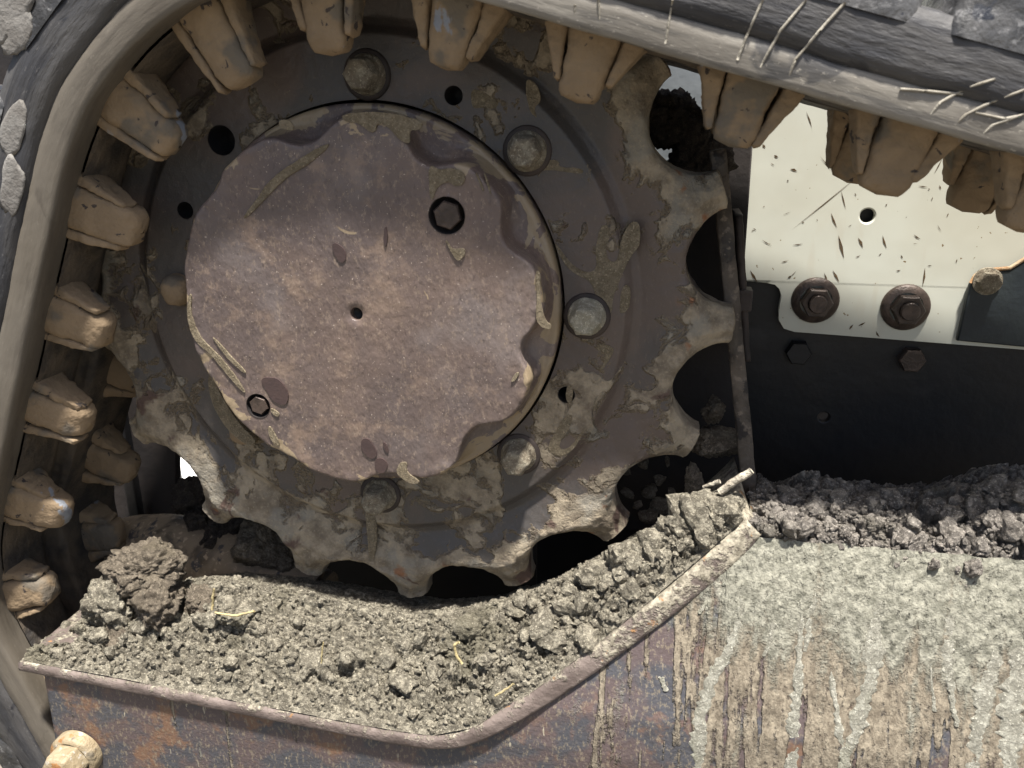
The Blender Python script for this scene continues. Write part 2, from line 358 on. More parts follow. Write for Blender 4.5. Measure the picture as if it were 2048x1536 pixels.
def lump(sub, seed, rough=.35, flat=.2):
    """broken clod: a ball cut by random planes, then roughened"""
    V, Fc = ico(sub); r = np.random.default_rng(seed); o = r.uniform(-9, 9, 3)
    nr_ = r.normal(size=(13, 3)); nr_ /= np.linalg.norm(nr_, axis=1)[:, None]; hh = r.uniform(.62, .95, 13)
    dt = V@nr_.T; d = np.where(dt > .05, hh/np.maximum(dt, .05), 9).min(1); d = np.minimum(d, 1.12)
    d = d*(1+rough*(.55*fbm(V+o, 1.7, 4)+.40*fbm(V*d[:, None]+o, 4.5, 3)+.22*fbm(V+o, 11, 2)))
    return V*d[:, None]*(1+.35*(r.random(3)-.5))*[1, 1, 1-flat], Fc
def splat(name, pts, Y, th, mat, parent, label=None):
    """thin dried film lying on the plane y = Y, outlined by measured pixels"""
    Q = np.array([U(px, py, Y) for px, py in pts]); c = Q.mean(0)
    for _ in range(2): Q = np.stack([.75*Q+.25*np.roll(Q, -1, 0), .25*Q+.75*np.roll(Q, -1, 0)], 1).reshape(-1, 3)
    # resample + roughen the outline
    E = []
    for a, b in zip(Q, np.roll(Q, -1, 0)):
        k = max(1, int(np.linalg.norm(b-a)/.0020))
        for t in range(k): E.append(a+(b-a)*t/k)
    E = np.array(E); E[:, [0, 2]] += np.stack([fbm(E, 190, 3), fbm(E+9, 190, 3)], -1)*.0005
    ring = len(E); inner = E.copy()
    nrm = np.roll(E, -1, 0)-np.roll(E, 1, 0); nrm = np.stack([-nrm[:, 2], 0*nrm[:, 0], nrm[:, 0]], -1); nrm /= np.linalg.norm(nrm, axis=1)[:, None]+1e-9
    area = np.sum(E[:, 0]*np.roll(E[:, 2], -1)-np.roll(E[:, 0], -1)*E[:, 2])
    inner = E+nrm*(.00015 if area > 0 else -.00015); inner[:, 1] = Y-th; E[:, 1] = Y+.0006
    V = np.concatenate([E, inner]); f = [[i, (i+1) % ring, ring+(i+1) % ring, ring+i] for i in range(ring)]
    cap = [ring+i for i in range(ring)]
    if area > 0: cap = cap[::-1]
    o = mesh(name, V, f+[cap], mat, parent, False)
    bm = bmesh.new(); bm.from_mesh(o.data); bmesh.ops.triangulate(bm, faces=[q for q in bm.faces if len(q.verts) > 4]); bm.to_mesh(o.data); bm.free()
    if label: o['label'] = label
    return o
def polar(nr, nt_, rfun, yfun):
    """polar sheet: rows r (callable of row 0..1 and theta) -> (x, y, z)"""
    th = np.arange(nt_)*2*PI/nt_; t = np.linspace(0, 1, nr); T, TH = np.meshgrid(t, th, indexing='xy')
    Rr = rfun(T, TH); Y = yfun(Rr, TH); return np.stack([Rr*np.cos(TH), Y, Rr*np.sin(TH)], -1)
def punch(P, holes, wrap=True):
    """open round holes (x, z, r) in a sheet; inner verts are drawn to the rim"""
    V = P.reshape(-1, 3).copy(); f = gridf(P.shape[0], P.shape[1], wrap); kill = np.zeros(len(f), bool); walls = []
    for hx, hz, r, depth in holes:
        dx, dz = V[:, 0]-hx, V[:, 2]-hz; d = np.hypot(dx, dz); ins = d < r
        kill |= ins[f].all(1)
        k = np.where(ins)[0]; s = r/np.maximum(d[k], 1e-6)
        V[k, 0] = hx+dx[k]*s; V[k, 2] = hz+dz[k]*s
        y = np.median(V[k, 1]) if len(k) else 0
        wv, wf = lathe([(r*1.02, .0004), (r*.985, -.0012), (r*.97, -depth), (.0001, -depth)], 28); walls.append((wv+[hx, y, hz], wf))
    return V, f[~kill], walls
# ------------------------------------------------------------------ setting: ground far below and behind
gx = bmesh.new(); bmesh.ops.create_grid(gx, x_segments=40, y_segments=40, size=60)
for v in gx.verts: v.co.z = -.62
ground = bmobj('ground', gx, mat_simple('dark_yard_soil', (.09, .08, .065), (.14, .125, .10), 3, .95)); tag(ground, kind='structure')
px_ = bmesh.new(); bmesh.ops.create_grid(px_, x_segments=4, y_segments=4, size=1)
for v in px_.verts: v.co = Vector((-1+v.co.x*3, 3.6+v.co.y*3, -.60))
tag(bmobj('bright_ground_sheet', px_, mat_simple('bright_ground_tone', (.62, .61, .58), (.7, .69, .66), 3, .9)), kind='structure')  # pale sheet added so the opening at lower left shows bright
# ------------------------------------------------------------------ drive sprocket
spr = thing('drive_sprocket', 'large round toothed steel drive wheel caked in dried mud, with rusty round hub', 'sprocket')
NT, PH = 17, math.radians(39.9); HP = PI/NT; RCN, RHO = .2607, .0352
def face_y(r):
    y = np.interp(r, [.140, .183, .189, .194, .212, .222, .30], [0, 0, .0060, .0080, .0030, .0020, .0020]); return y
def crust(P, r):
    k = sstep(.196, .226, r); low = sstep(.05, -.2, P[..., 2])
    return k*(.0013+.0016*low)*(fbm(P, 60, 4)*1.3+.35)+k*.0009*fbm(P, 220, 4)+.00035*fbm(P, 160, 3)
bolts = [(90, 1), (45, 1), (0, 1), (-45, 1), (-90, 1), (-135, 2), (180, 2)]
BP = math.radians(-1.5)
a_ = [math.radians(x)+BP for x in (135, 67.5, 157.5, -22.5)]
hol = [(.157*math.cos(a_[0]), .157*math.sin(a_[0]), .0103, .03)]+[(.157*math.cos(a), .157*math.sin(a), .0062, .02) for a in a_[1:]]
P = polar(56, 900, lambda t, th: .1412+t*(.205-.1412), lambda r, th: face_y(r))
P[..., 1] -= crust(P, np.hypot(P[..., 0], P[..., 2]))
V, f, walls = punch(P, hol)
th = np.arange(900)*2*PI/900
inn = np.stack([np.stack([.1412*np.cos(th), th*0+y, .1412*np.sin(th)], -1) for y in (0, .0015, .03)], 1)
ring = mesh('sprocket_web', *join([(V, f), (inn.reshape(-1, 3), gridf(900, 3, True)[:, ::-1])]), SPROCKET, spr)
for w in walls: mesh('bolt_hole', w[0], w[1], HOLE, ring)
for k in range(NT):
    tc = PH-k*2*HP; rows = [(r, HP) for r in np.linspace(.205, .2249, 9)]
    for ph in np.radians(np.concatenate([np.linspace(0, 40, 16), np.linspace(43, 83, 16)])):
        r = math.hypot(RCN-RHO*math.cos(ph), RHO*math.sin(ph)); rows.append((r, HP-math.atan2(RHO*math.sin(ph), RCN-RHO*math.cos(ph))))
    s = np.sin(np.linspace(-1, 1, 41)*PI/2); R_ = np.array([q[0] for q in rows]); A_ = np.array([q[1] for q in rows])
    TH = tc+A_[:, None]*s[None]; RR = R_[:, None]*np.ones(41)
    # worn tip: corners pulled in
    RR = RR-.0012*sstep(.245, .256, RR)*sstep(.7, 1, np.abs(s))[None]
    P = np.stack([RR*np.cos(TH), face_y(RR), RR*np.sin(TH)], -1)
    de = np.full(RR.shape, 9.)
    for sg in (-1, 1):
        cx_, cz_ = RCN*math.cos(tc+sg*HP), RCN*math.sin(tc+sg*HP); de = np.minimum(de, np.hypot(P[..., 0]-cx_, P[..., 2]-cz_)-RHO)
    P[..., 1] += .010*sstep(.232, .257, RR)+.0028*(1-np.clip(de/.004, 0, 1))**2+.003*sstep(.012, .003, de)*sstep(.228, .236, RR)
    P[..., 1] -= crust(P, RR)
    nr = len(rows)
    loop = [(i, 0) for i in range(9, nr)]+[(nr-1, j) for j in range(1, 40)]+[(i, 40) for i in range(nr-1, 8, -1)]
    L = np.array([P[i, j] for i, j in loop]); wl = []
    for q in np.linspace(0, 1, 9):
        X = L.copy(); X[:, 1] = L[:, 1]*(1-q)+.034*q
        c = np.array([math.cos(tc)*.215, 0, math.sin(tc)*.215]); dv = X-c; dv[:, 1] = 0; dv /= np.linalg.norm(dv, axis=1)[:, None]+1e-9
        X = X+dv*((0 if q == 0 else 1)*(.0012*fbm(X, 90, 3)+.0008))[:, None]; wl.append(X)
    wl = np.stack(wl, 1)
    back = P.copy(); back[..., 1] = .034
    o = mesh('tooth', *join([(P.reshape(-1, 3), gridf(nr, 41)), (wl.reshape(-1, 3), gridf(len(loop), 9)[:, ::-1]), (back.reshape(-1, 3), gridf(nr, 41)[:, ::-1])]), SPROCKET, spr)
# hub cover with ten cast pockets round its rim
pk = [math.radians(x) for x in (-46, -9, 27, 63, 103, 140, 176, -152, -118, -82)]
dep = [.016, .013, .013, .016, .014, .0035, .002, .002, .003, .009]; wid = [9.5, 8, 7.5, 8.5, 9, 6, 6, 6, 6, 9]
def cov_R(th):
    R_ = .1305+0*th
    for a, d, w in zip(pk, dep, wid):
        dd = (th-a+PI) % (2*PI)-PI; R_ = R_-d*np.exp(-(np.abs(dd)/math.radians(w))**2.6)
    e = np.stack([np.cos(th), 0*th, np.sin(th)], -1); return R_+.0012*fbm(e, 9, 3)
NTH = 720; th = np.arange(NTH)*2*PI/NTH; Rc = cov_R(th)
rows = []
rows.append((np.full(NTH, .0044), np.full(NTH, -.030))); rows.append((np.full(NTH, .0045), np.full(NTH, -.0374))); rows.append((np.full(NTH, .0050), np.full(NTH, -.038)))
for t in np.linspace(0.06, 1, 46)**.9: rows.append((Rc*t*.985, np.full(NTH, -.038)))
for q, y in ((.993, -.0377), (1.0, -.0365), (1.006, -.034), (1.012, -.026), (1.022, -.017)): rows.append((Rc*q, np.full(NTH, y)))
for q in np.linspace(.15, 1, 8):
    r1 = Rc*1.022; rows.append((r1+(.1368-r1)*q, -.017+(.007)*np.minimum(1, q*1.6)+0*th))
rows.append((np.full(NTH, .1385), np.full(NTH, -.0085))); rows.append((np.full(NTH, .139), np.full(NTH, -.006))); rows.append((np.full(NTH, .139), np.full(NTH, .02)))
P = np.stack([np.stack([r*np.cos(th), y, r*np.sin(th)], -1) for r, y in rows], 1)
rr = np.hypot(P[..., 0], P[..., 2])
P[..., 1] -= .0005*fbm(P, 30, 3)+.0016*np.clip(fbm(P, 70, 4), -.3, 1)*sstep(.118, .128, rr)
plug_at = [(.067, .069, .0122), (-.081, -.073, .0093)]
V, f, walls = punch(P, [(x, z, r, .0085) for x, z, r in plug_at])
v, ff = lathe([(.0046, .031), (.0001, .029)], 16); walls.insert(0, (v, ff))
hub = mesh('hub_cover', V, f, COVER, spr)
for w in walls: mesh('drill_hole' if w is walls[0] else 'plug_recess', w[0], w[1], HOLE if w is walls[0] else DARKER, hub)
for x, z, r in plug_at:
    v, ff = lathe([(r*.80, 0), (r*.80, .0105), (r*.72, .0118), (.0001, .0118)], 48, (0, 1, 2)); v = v@np.array([[math.cos(.3), 0, -math.sin(.3)], [0, 1, 0], [math.sin(.3), 0, math.cos(.3)]])
    o = mesh('drain_plug', v+[x, -.0265, z], ff, BOLTB, hub, False)
# dark oil spots and mud marks on the cover face
for q in ([(662, 490), (672, 484), (688, 496), (694, 516), (684, 528), (670, 516)], [(720, 880), (735, 874), (750, 892), (756, 912), (742, 920), (724, 904)], [(748, 918), (765, 914), (778, 930), (768, 948), (752, 944)], [(764, 885), (770, 883), (778, 900), (776, 908), (768, 900)],
          [(768, 455), (773, 452), (776, 480), (771, 498), (766, 478)], [(530, 754), (560, 756), (580, 790), (572, 812), (548, 806), (532, 780), (520, 762)]):
    splat('oil_spot', q, -.0386, .0003, WET, hub)
for q in ([(654, 285), (660, 292), (610, 335), (575, 352), (540, 388), (512, 418), (490, 438), (486, 434), (512, 400), (540, 358), (590, 322)],
          [(378, 586), (385, 590), (382, 625), (398, 672), (440, 712), (470, 750), (492, 784), (487, 786), (450, 744), (420, 706), (388, 682), (373, 632)],
          [(424, 674), (428, 674), (466, 716), (494, 744), (490, 748), (455, 718)],
          [(889, 480), (895, 482), (905, 500), (930, 494), (932, 508), (918, 524), (908, 514)],
          [(540, 815), (556, 822), (560, 832), (552, 834), (543, 824)], [(535, 850), (545, 856), (562, 892), (550, 890), (538, 872)],
          [(798, 926), (816, 922), (812, 944), (846, 966), (820, 968), (790, 946)], [(1020, 762), (1034, 742), (1040, 748), (1028, 764)], [(556, 240), (580, 238), (592, 262), (560, 258)],
          [(680, 228), (740, 222), (800, 228), (850, 245), (838, 262), (818, 258), (822, 290), (800, 282), (776, 252), (754, 246), (752, 262), (740, 266), (720, 246), (690, 244)],
          [(856, 325), (880, 340), (905, 335), (930, 345), (930, 368), (912, 374), (898, 362), (874, 372), (866, 402), (860, 396)],
          [(950, 345), (954, 345), (970, 382), (966, 384)], [(966, 346), (970, 346), (984, 388), (980, 390)],
          [(1070, 540), (1082, 545), (1080, 600), (1090, 640), (1104, 650), (1100, 660), (1078, 652), (1070, 630), (1074, 590)]):
    splat('mud_streak', q, -.0386, .0006, STREAK, hub)
# thick mud packed between cover and web, lower left
for q in ([(430, 740), (452, 790), (482, 838), (525, 880), (500, 886), (470, 862), (452, 840), (430, 800), (422, 752)],):
    splat('mud_streak', q, -.012, .006, STREAK, spr)
for ang, kind in bolts:
    a = math.radians(ang)+BP; x, z = .157*math.cos(a), .157*math.sin(a)
    mt = PALEBOLT if ang == 0 else MUDBOLT if ang in (90, 45, 0, -45, -90) else TANM
    if kind == 1:
        pr = [(.0137, -.002), (.0137, .0015), (.0130, .0040), (.0112, .0055), (.0110, .0165), (.0102, .0190), (.0075, .0202), (.004, .0198), (.0001, .0198)]
        v, ff = lathe(pr, 48, (4, 5)); v[:, 1] -= .0007*fbm(v+ang, 260, 3); v[:, [0, 2]] *= 1+.05*fbm(v+ang, 150, 2)[:, None]
        b = mesh('bolt', v+[x, 0, z], ff, mt, spr)
        v, ff = lathe([(.0166, -.002), (.0168, .0004), (.0158, .0016), (.0130, .0018)], 40); mesh('washer', v+[x, 0, z], ff, DARKST, b)
    else:
        v, ff = lathe([(.0125, -.002), (.0122, .005), (.0100, .0105), (.006, .0125), (.0001, .0128)], 32); v += .0012*fbm(v+ang, 120, 3)[:, None]
        mesh('bolt', v+[x, 0, z], ff, mt, spr, True)
# mud tails running off the bolts over the web
for q in ([(1085, 330), (1100, 318), (1120, 322), (1118, 335), (1165, 335), (1168, 348), (1140, 346), (1108, 340), (1075, 342)], [(1050, 160), (1064, 158), (1080, 180), (1082, 205), (1068, 215), (1076, 240), (1060, 225), (1054, 200)],
          [(1200, 450), (1215, 448), (1222, 470), (1210, 500), (1215, 520), (1235, 524), (1240, 480), (1262, 440), (1280, 445), (1282, 490), (1262, 510), (1240, 560), (1225, 600), (1225, 625), (1210, 632), (1192, 590), (1180, 560), (1155, 552), (1130, 530), (1108, 490), (1112, 484), (1140, 525), (1170, 545), (1194, 540), (1190, 500)],
          [(1244, 572), (1258, 568), (1262, 590), (1258, 620), (1238, 630), (1240, 600)], [(1135, 768), (1146, 770), (1146, 800), (1138, 812), (1130, 790)], [(1130, 830), (1146, 828), (1144, 850), (1122, 880), (1118, 898), (1140, 896), (1170, 852), (1174, 856), (1146, 902), (1120, 914), (1094, 900), (1100, 880), (1118, 850)],
          [(1190, 795), (1196, 796), (1194, 820), (1184, 822)], [(1196, 685), (1220, 690), (1232, 700), (1205, 740), (1198, 742), (1214, 705), (1192, 700)], [(940, 180), (960, 178), (1000, 205), (990, 218), (968, 214), (945, 220)],
          [(1142, 88), (1160, 92), (1210, 165), (1180, 160)], [(730, 1010), (748, 1005), (756, 1060), (750, 1120), (738, 1120), (734, 1060)]):
    splat('mud_streak', q, .0005, .0008, STREAK, spr)
# ------------------------------------------------------------------ rubber track: path of its inner face
CN = np.array([.0047, .007]); R0 = .2035
def build_path():
    pts = []; h = math.radians(164.5); n1 = np.array([math.cos(math.radians(74.5)), math.sin(math.radians(74.5))])
    st = CN+n1*R0; d = np.array([math.cos(h), math.sin(h)]); ds = .003
    for t in np.arange(.62, 0, -ds): pts.append(st-d*t)
    for a in np.radians(np.arange(74.5, 156, ds/R0*180/PI)): pts.append(CN+R0*np.array([math.cos(a), math.sin(a)]))
    p = CN+R0*np.array([math.cos(math.radians(156)), math.sin(math.radians(156))]); h = math.radians(246)
    for t in np.arange(0, .30, ds): pts.append(p+t*np.array([math.cos(h), math.sin(h)]))
    p = pts[-1].copy()
    for t in np.arange(0, .30, ds):
        h += ds/.15 if h < math.radians(288) else 0; p = p+ds*np.array([math.cos(h), math.sin(h)]); pts.append(p.copy())
    return np.array(pts)
PATH = build_path(); TG = np.gradient(PATH, axis=0); TG /= np.linalg.norm(TG, axis=1)[:, None]; NO = np.stack([TG[:, 1], -TG[:, 0]], 1)
def near(p): return int(np.argmin(((PATH-np.asarray(p))**2).sum(1)))
trk = thing('rubber_track', 'muddy black rubber crawler track wrapped over the toothed wheel, tan guide lugs inside', 'track')
def sweep(name, SEC, mat, rough=1.):
    S_ = np.array(SEC, float); q = []
    for a, c in zip(S_[:-1], S_[1:]):
        k = max(1, int(np.linalg.norm(c-a)/.005)); q += [a+(c-a)*i/k for i in range(k)]
    S_ = np.array(q+[S_[-1]]); P = np.zeros((len(PATH), len(S_), 3)); P[..., 1] = S_[None, :, 0]
    P[..., 0] = PATH[:, None, 0]+NO[:, None, 0]*S_[None, :, 1]; P[..., 2] = PATH[:, None, 1]+NO[:, None, 1]*S_[None, :, 1]
    ed = (S_[:, 0] < -.055).astype(float); dn = rough*(.0006*fbm(P, 30, 3)+.0002*fbm(P, 190, 3)); cr = rough*.0014*fbm(P+4, 16, 3)
    P[..., 1] -= dn*ed; off = dn+cr*ed*(S_[:, 1] > .016)
    P[..., 0] += NO[:, None, 0]*off; P[..., 2] += NO[:, None, 1]*off
    o = gridmesh(name, P, mat, trk); sl_ = np.r_[0, np.cumsum(np.linalg.norm(np.diff(PATH, axis=0), axis=1))]; vl_ = np.r_[0, np.cumsum(np.linalg.norm(np.diff(S_, axis=0), axis=1))]
    uvv = np.stack([np.repeat(sl_, len(S_)), np.tile(vl_, len(PATH))], -1); ul = o.data.uv_layers.new(name='UVMap'); li = np.zeros(len(o.data.loops), int); o.data.loops.foreach_get('vertex_index', li)
    ul.data.foreach_set('uv', uvv[li].ravel()); return o
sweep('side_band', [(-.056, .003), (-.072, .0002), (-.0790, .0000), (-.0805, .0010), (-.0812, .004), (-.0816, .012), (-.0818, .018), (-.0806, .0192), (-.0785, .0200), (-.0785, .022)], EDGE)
sweep('inner_face', [(.088, .0015), (.04, .001), (.012, .001), (.010, .012), (-.008, .012), (-.010, .001), (-.03, 0), (-.057, .0008)], INNER)
sweep('outer_wall', [(-.0798, .0185), (-.0815, .0206), (-.0835, .0225), (-.0842, .027), (-.0838, .036), (-.083, .046), (-.080, .054), (-.06, .058), (0, .059), (.070, .058), (.085, .05), (.089, .02), (.088, .0012)], OUTER, 1.6)
def loft(c, hu, hw, hn, nseg=26, nr=18, power=3.2, rough=.0012, seed=0, frame=None, tip=.18):
    """block lofted along -n: c = (u, w) centre at root/tip, hu/hw half sizes at root/tip"""
    th = np.arange(nseg)*2*PI/nseg; L = []
    for t in list(np.linspace(0, 1, nr)):
        k = 1-tip*max(0, (t-.8)/.2)**2.2
        u0 = c[0][0]+(c[1][0]-c[0][0])*t; w0 = c[0][1]+(c[1][1]-c[0][1])*t
        a = (hu[0]+(hu[1]-hu[0])*t**.8)*k; b = (hw[0]+(hw[1]-hw[0])*t)*k
        cu, su = np.cos(th), np.sin(th); e = 2/power
        L.append(np.stack([u0+a*np.sign(cu)*np.abs(cu)**e, w0+b*np.sign(su)*np.abs(su)**e, np.full(nseg, -hn*t+.001)], -1))
    L.append(np.stack([np.full(nseg, c[1][0]), np.full(nseg, c[1][1]), np.full(nseg, -hn*1.03)], -1)*.999+L[-1]*.001)
    L.insert(-1, L[-2]*.55+L[-1]*.45)
    Pn = np.stack(L, 1); o = np.array([seed*.31, seed*.17, seed*.23])
    d = rough*(fbm(Pn+o, 70, 4)*1.4+.5*fbm(Pn+o, 260, 3)); ctr = Pn.mean(0, keepdims=True)
    dv = Pn-ctr; dv /= np.linalg.norm(dv, axis=-1, keepdims=True)+1e-6; Pn = Pn+dv*d[..., None]
    Pn[:, 0, 2] += .004
    return Pn
def place(Pn, i, wside=1):
    Q = np.zeros_like(Pn); Q[..., 1] = Pn[..., 1]
    for k in (0, 2): Q[..., k] = PATH[i, k//2]+TG[i, k//2]*Pn[..., 0]+NO[i, k//2]*Pn[..., 2]
    return Q
tips = [(2040, 462), (1752, 385), (1458, 290), (1160, 205), (887, 135), (662, 108), (492, 168), (352, 292), (280, 462), (218, 665), (175, 850), (132, 1035), (98, 1180)]
lug_i = []
for q in tips:
    p = U(*q, -.045); i = near(p[[0, 2]]); hgt = float(np.clip(-(p[[0, 2]]-PATH[i])@NO[i], .030, .050)); lug_i.append((i, hgt))
i0 = lug_i[-1][0]; lug_i += [(min(len(PATH)-3, i0+29*k), .038) for k in (1, 2, 3)]; lug_i.insert(0, (max(3, lug_i[0][0]-30), .042))
def lug(i, h, w0, seed, parent, front=True, wide=1.):
    r = np.random.default_rng(seed); sg = -1 if front else 1; lean = r.uniform(-.0015, .0015)
    o = gridmesh('guide_lug', place(loft(((0, w0), (lean, w0-sg*.002)), (.0158+r.uniform(-.001, .001), .0128+r.uniform(-.001, .001)), (.0165, .0100), h, seed=seed, rough=.0019, tip=.22, power=4.5), i), TANM, parent, True)
    for side in (-1, 1):
        lf = h*r.uniform(.62, .97); cu0 = side*(.0150+.0072*wide+r.uniform(-.001, .0012)); cu1 = side*(.0142+r.uniform(0, .0014))
        gridmesh('mud_flake', place(loft(((cu0, w0-.001*sg), (cu1, w0+.000*sg)), (.0068*wide, .0018+r.uniform(0, .0010)), (.0145, .0085), lf, nseg=26, nr=22, power=5, seed=seed+5*side, rough=.0024, tip=.03), i), TANM, o, True)
for k, (i, h) in enumerate(lug_i):
    lug(i, h, -.044, 100+k, trk, True, 1.15 if k < 6 else .62); lug(i+int(RNG.integers(-1, 2)), h*RNG.uniform(.94, 1.04), .052, 300+k, trk, False)
for k, i in enumerate(range(14, len(PATH)-8, 29)):
    Pn = loft(((0, -.003), (0, -.003)), (.0395, .035), (.081, .077), .026, nseg=44, nr=12, power=9, seed=500+k, rough=.0018, tip=.04); Pn[..., 2] *= -1; Pn[..., 2] += .050
    gridmesh('tread_block', place(Pn, i), TREAD, trk, True, flip=True)
# thin mould lines across the side of the belt
def sidewall_y(n): return float(np.interp(n, [0, .006, .012, .018, .0205, .027, .046, .054, .08], [-.0788, -.0803, -.0815, -.0822, -.0815, -.0842, -.0835, -.0835, -.0835]))
for ln in ([(1475, 120), (1492, 75), (1525, 0)], [(1520, 135), (1560, 62), (1612, 0)], [(1575, 160), (1590, 120), (1640, 60), (1690, 5)], [(1330, 90), (1345, 0)], [(1200, 58), (1197, 0)], [(1148, 45), (1150, 10)],
           [(1858, 232), (1880, 205), (1935, 175), (1990, 158)], [(1905, 255), (1930, 230), (1980, 205), (2048, 180)], [(1960, 272), (1985, 250), (2048, 228)], [(1950, 225), (2010, 238), (2035, 232)], [(1800, 178), (1850, 182), (1925, 188)]):
    pts = []
    for a, b in zip(ln[:-1], ln[1:]):
        for t in np.linspace(0, 1, 8):
            q = (a[0]+(b[0]-a[0])*t, a[1]+(b[1]-a[1])*t); y = -.070
            for _ in range(3):
                p = U(*q, y); i = near(p[[0, 2]]); nn = float((p[[0, 2]]-PATH[i])@NO[i]); y = sidewall_y(max(0, nn))
            pts.append(p+[0, -.0003, 0])
    pts = np.array(pts); v, ff = tube(pts, .00075*(1+.5*fbm(pts, 120, 2)), 6); mesh('mould_line', v, ff, MOULD, trk)
# ------------------------------------------------------------------ track frame: bent lip plate, side panel, bolt
frm = thing('track_frame', 'rusty mud-streaked side frame with a bent steel lip, below the toothed wheel', 'track frame')
def g_y(z): return np.interp(z, [-.60, -.45, -.30, -.27, -.18, -.13, -.115], [-.104, -.100, -.094, -.089, -.055, -.030, -.012])
lp = []
for q in [(35, 1325), (250, 1366), (500, 1414), (700, 1452), (800, 1470), (860, 1478), (910, 1474), (955, 1456), (1010, 1424), (1080, 1378), (1180, 1304), (1300, 1210), (1400, 1125), (1460, 1072), (1490, 1040)]:
    y = -.1
    for _ in range(12): p = U(*q, y); y = .5*y+.5*(float(g_y(p[2]))-.0085)
    lp.append(U(*q, y))
lp = np.array(lp)
dl = np.r_[0, np.cumsum(np.linalg.norm(np.diff(lp, axis=0), axis=1))]; tt = np.linspace(0, dl[-1], 220)
def sm(x, k=5):
    for _ in range(k): x = np.r_[x[:1], (x[:-2]+x[1:-1]*2+x[2:])/4, x[-1:]]
    return x
LP = np.stack([sm(np.interp(tt, dl, lp[:, i])) for i in range(3)], 1)
LT = np.gradient(LP, axis=0); LT[:, 1] = 0; LT /= np.linalg.norm(LT, axis=1)[:, None]; LD = np.stack([LT[:, 2], 0*LT[:, 0], -LT[:, 0]], 1)  # points down, away from the wheel
TK = np.interp(np.linspace(0, 1, 220), [0, .55, .75, .95, 1], [.0086, .0104, .0155, .0185, .0165])
sec = [(.11, 0.0), (.02, 0), (.006, 0), (.002, .0004), (.0004, .0018), (0, .004), (0, .008), (.0006, .0095), (.002, .010), (.011, .010), (.11, .010)]
P = np.zeros((220, len(sec), 3))
for j, (y, d) in enumerate(sec): P[:, j] = LP+LD*(d/.010*TK)[:, None]+np.array([0, 1, 0])*y
P += (.0009*fbm(P, 60, 4)+.0005*fbm(P, 240, 3))[..., None]*np.array([.3, -.6, .6])
e0 = P[:1].copy(); e0[:] = P[:1].mean(1, keepdims=True); e1 = P[-1:].copy(); e1[:] = P[-1:].mean(1, keepdims=True)
gridmesh('bent_lip', np.concatenate([e0, P, e1]), LIPM, frm, False, True, True)
XR = .66; xs = np.r_[np.linspace(-.262, .268, 230), np.linspace(.270, XR, 190)]
o_ = np.argsort(LP[:, 0]); lz = np.interp(xs, LP[o_, 0], (LP+LD*(TK*.6)[:, None])[o_, 2]); zt = np.where(xs < LP[:, 0].max(), lz, -.146)
zt = np.minimum(zt, -.128-.018*sstep(.255, .275, xs)); nv = 200; P = np.zeros((len(xs), nv, 3))
for j, t in enumerate(np.linspace(0, 1, nv)):
    z = -.60+(zt+.60)*t**.75; P[:, j] = np.stack([xs, g_y(z), z], 1)
side = sstep(.12, .26, P[..., 0]+.3*(P[..., 2]+.25)); upw = sstep(-.26, -.14, P[..., 2])*sstep(.2, .28, P[..., 0])
Q = P*[1, .2, .12]
run = np.clip(fbm(Q, 60, 4)+.12, 0, 1)*.0016*side+.0011*side*fbm(P*[1, 1, .5], 170, 4)+upw*(.0020*fbm(P, 60, 4)+.0045*np.clip(fbm(P, 150, 4)-.05, 0, 1)+.001)
P[..., 1] -= run+.0003*fbm(P, 120, 3); P[..., 2] += upw*.002*fbm(P+3, 90, 3)
def face_pt(q):
    y = -.08
    for _ in range(16): p = U(*q, y); y = .5*y+.5*float(g_y(p[2]))
    return U(*q, y)
def mud_run(ln, w0, w1, seed):
    pts = np.array([face_pt(q) for q in ln]); dd = np.r_[0, np.cumsum(np.linalg.norm(np.diff(pts, axis=0), axis=1))]; tq = np.linspace(0, dd[-1], 70)
    pts = np.stack([sm(np.interp(tq, dd, pts[:, i]), 4) for i in range(3)], 1); wd = np.interp(np.linspace(0, 1, 70), [0, .08, .5, 1], [w0*.3, w0, (w0+w1)/2, w1])*.00035
    wl = wd*.85*(1+1.0*fbm(pts+seed, 60, 3)+.8*fbm(pts+seed, 320, 2)); wr = wd*.85*(1+1.0*fbm(pts+seed+5, 60, 3)+.8*fbm(pts+seed+5, 320, 2)); wl, wr = np.maximum(wl, .0003), np.maximum(wr, .0003)
    X = np.zeros((70, 9, 3))
    for j, s_ in enumerate(np.linspace(-1, 1, 9)):
        X[:, j] = pts; X[:, j, 0] += np.where(s_ < 0, s_*wl, s_*wr); X[:, j, 1] += -.0011*(1-abs(s_)**4)+.0014*abs(s_)**4-.0004+.0004*fbm(X[:, j]+seed, 220, 3)
    gridmesh('mud_run', X, RUNS, frm)
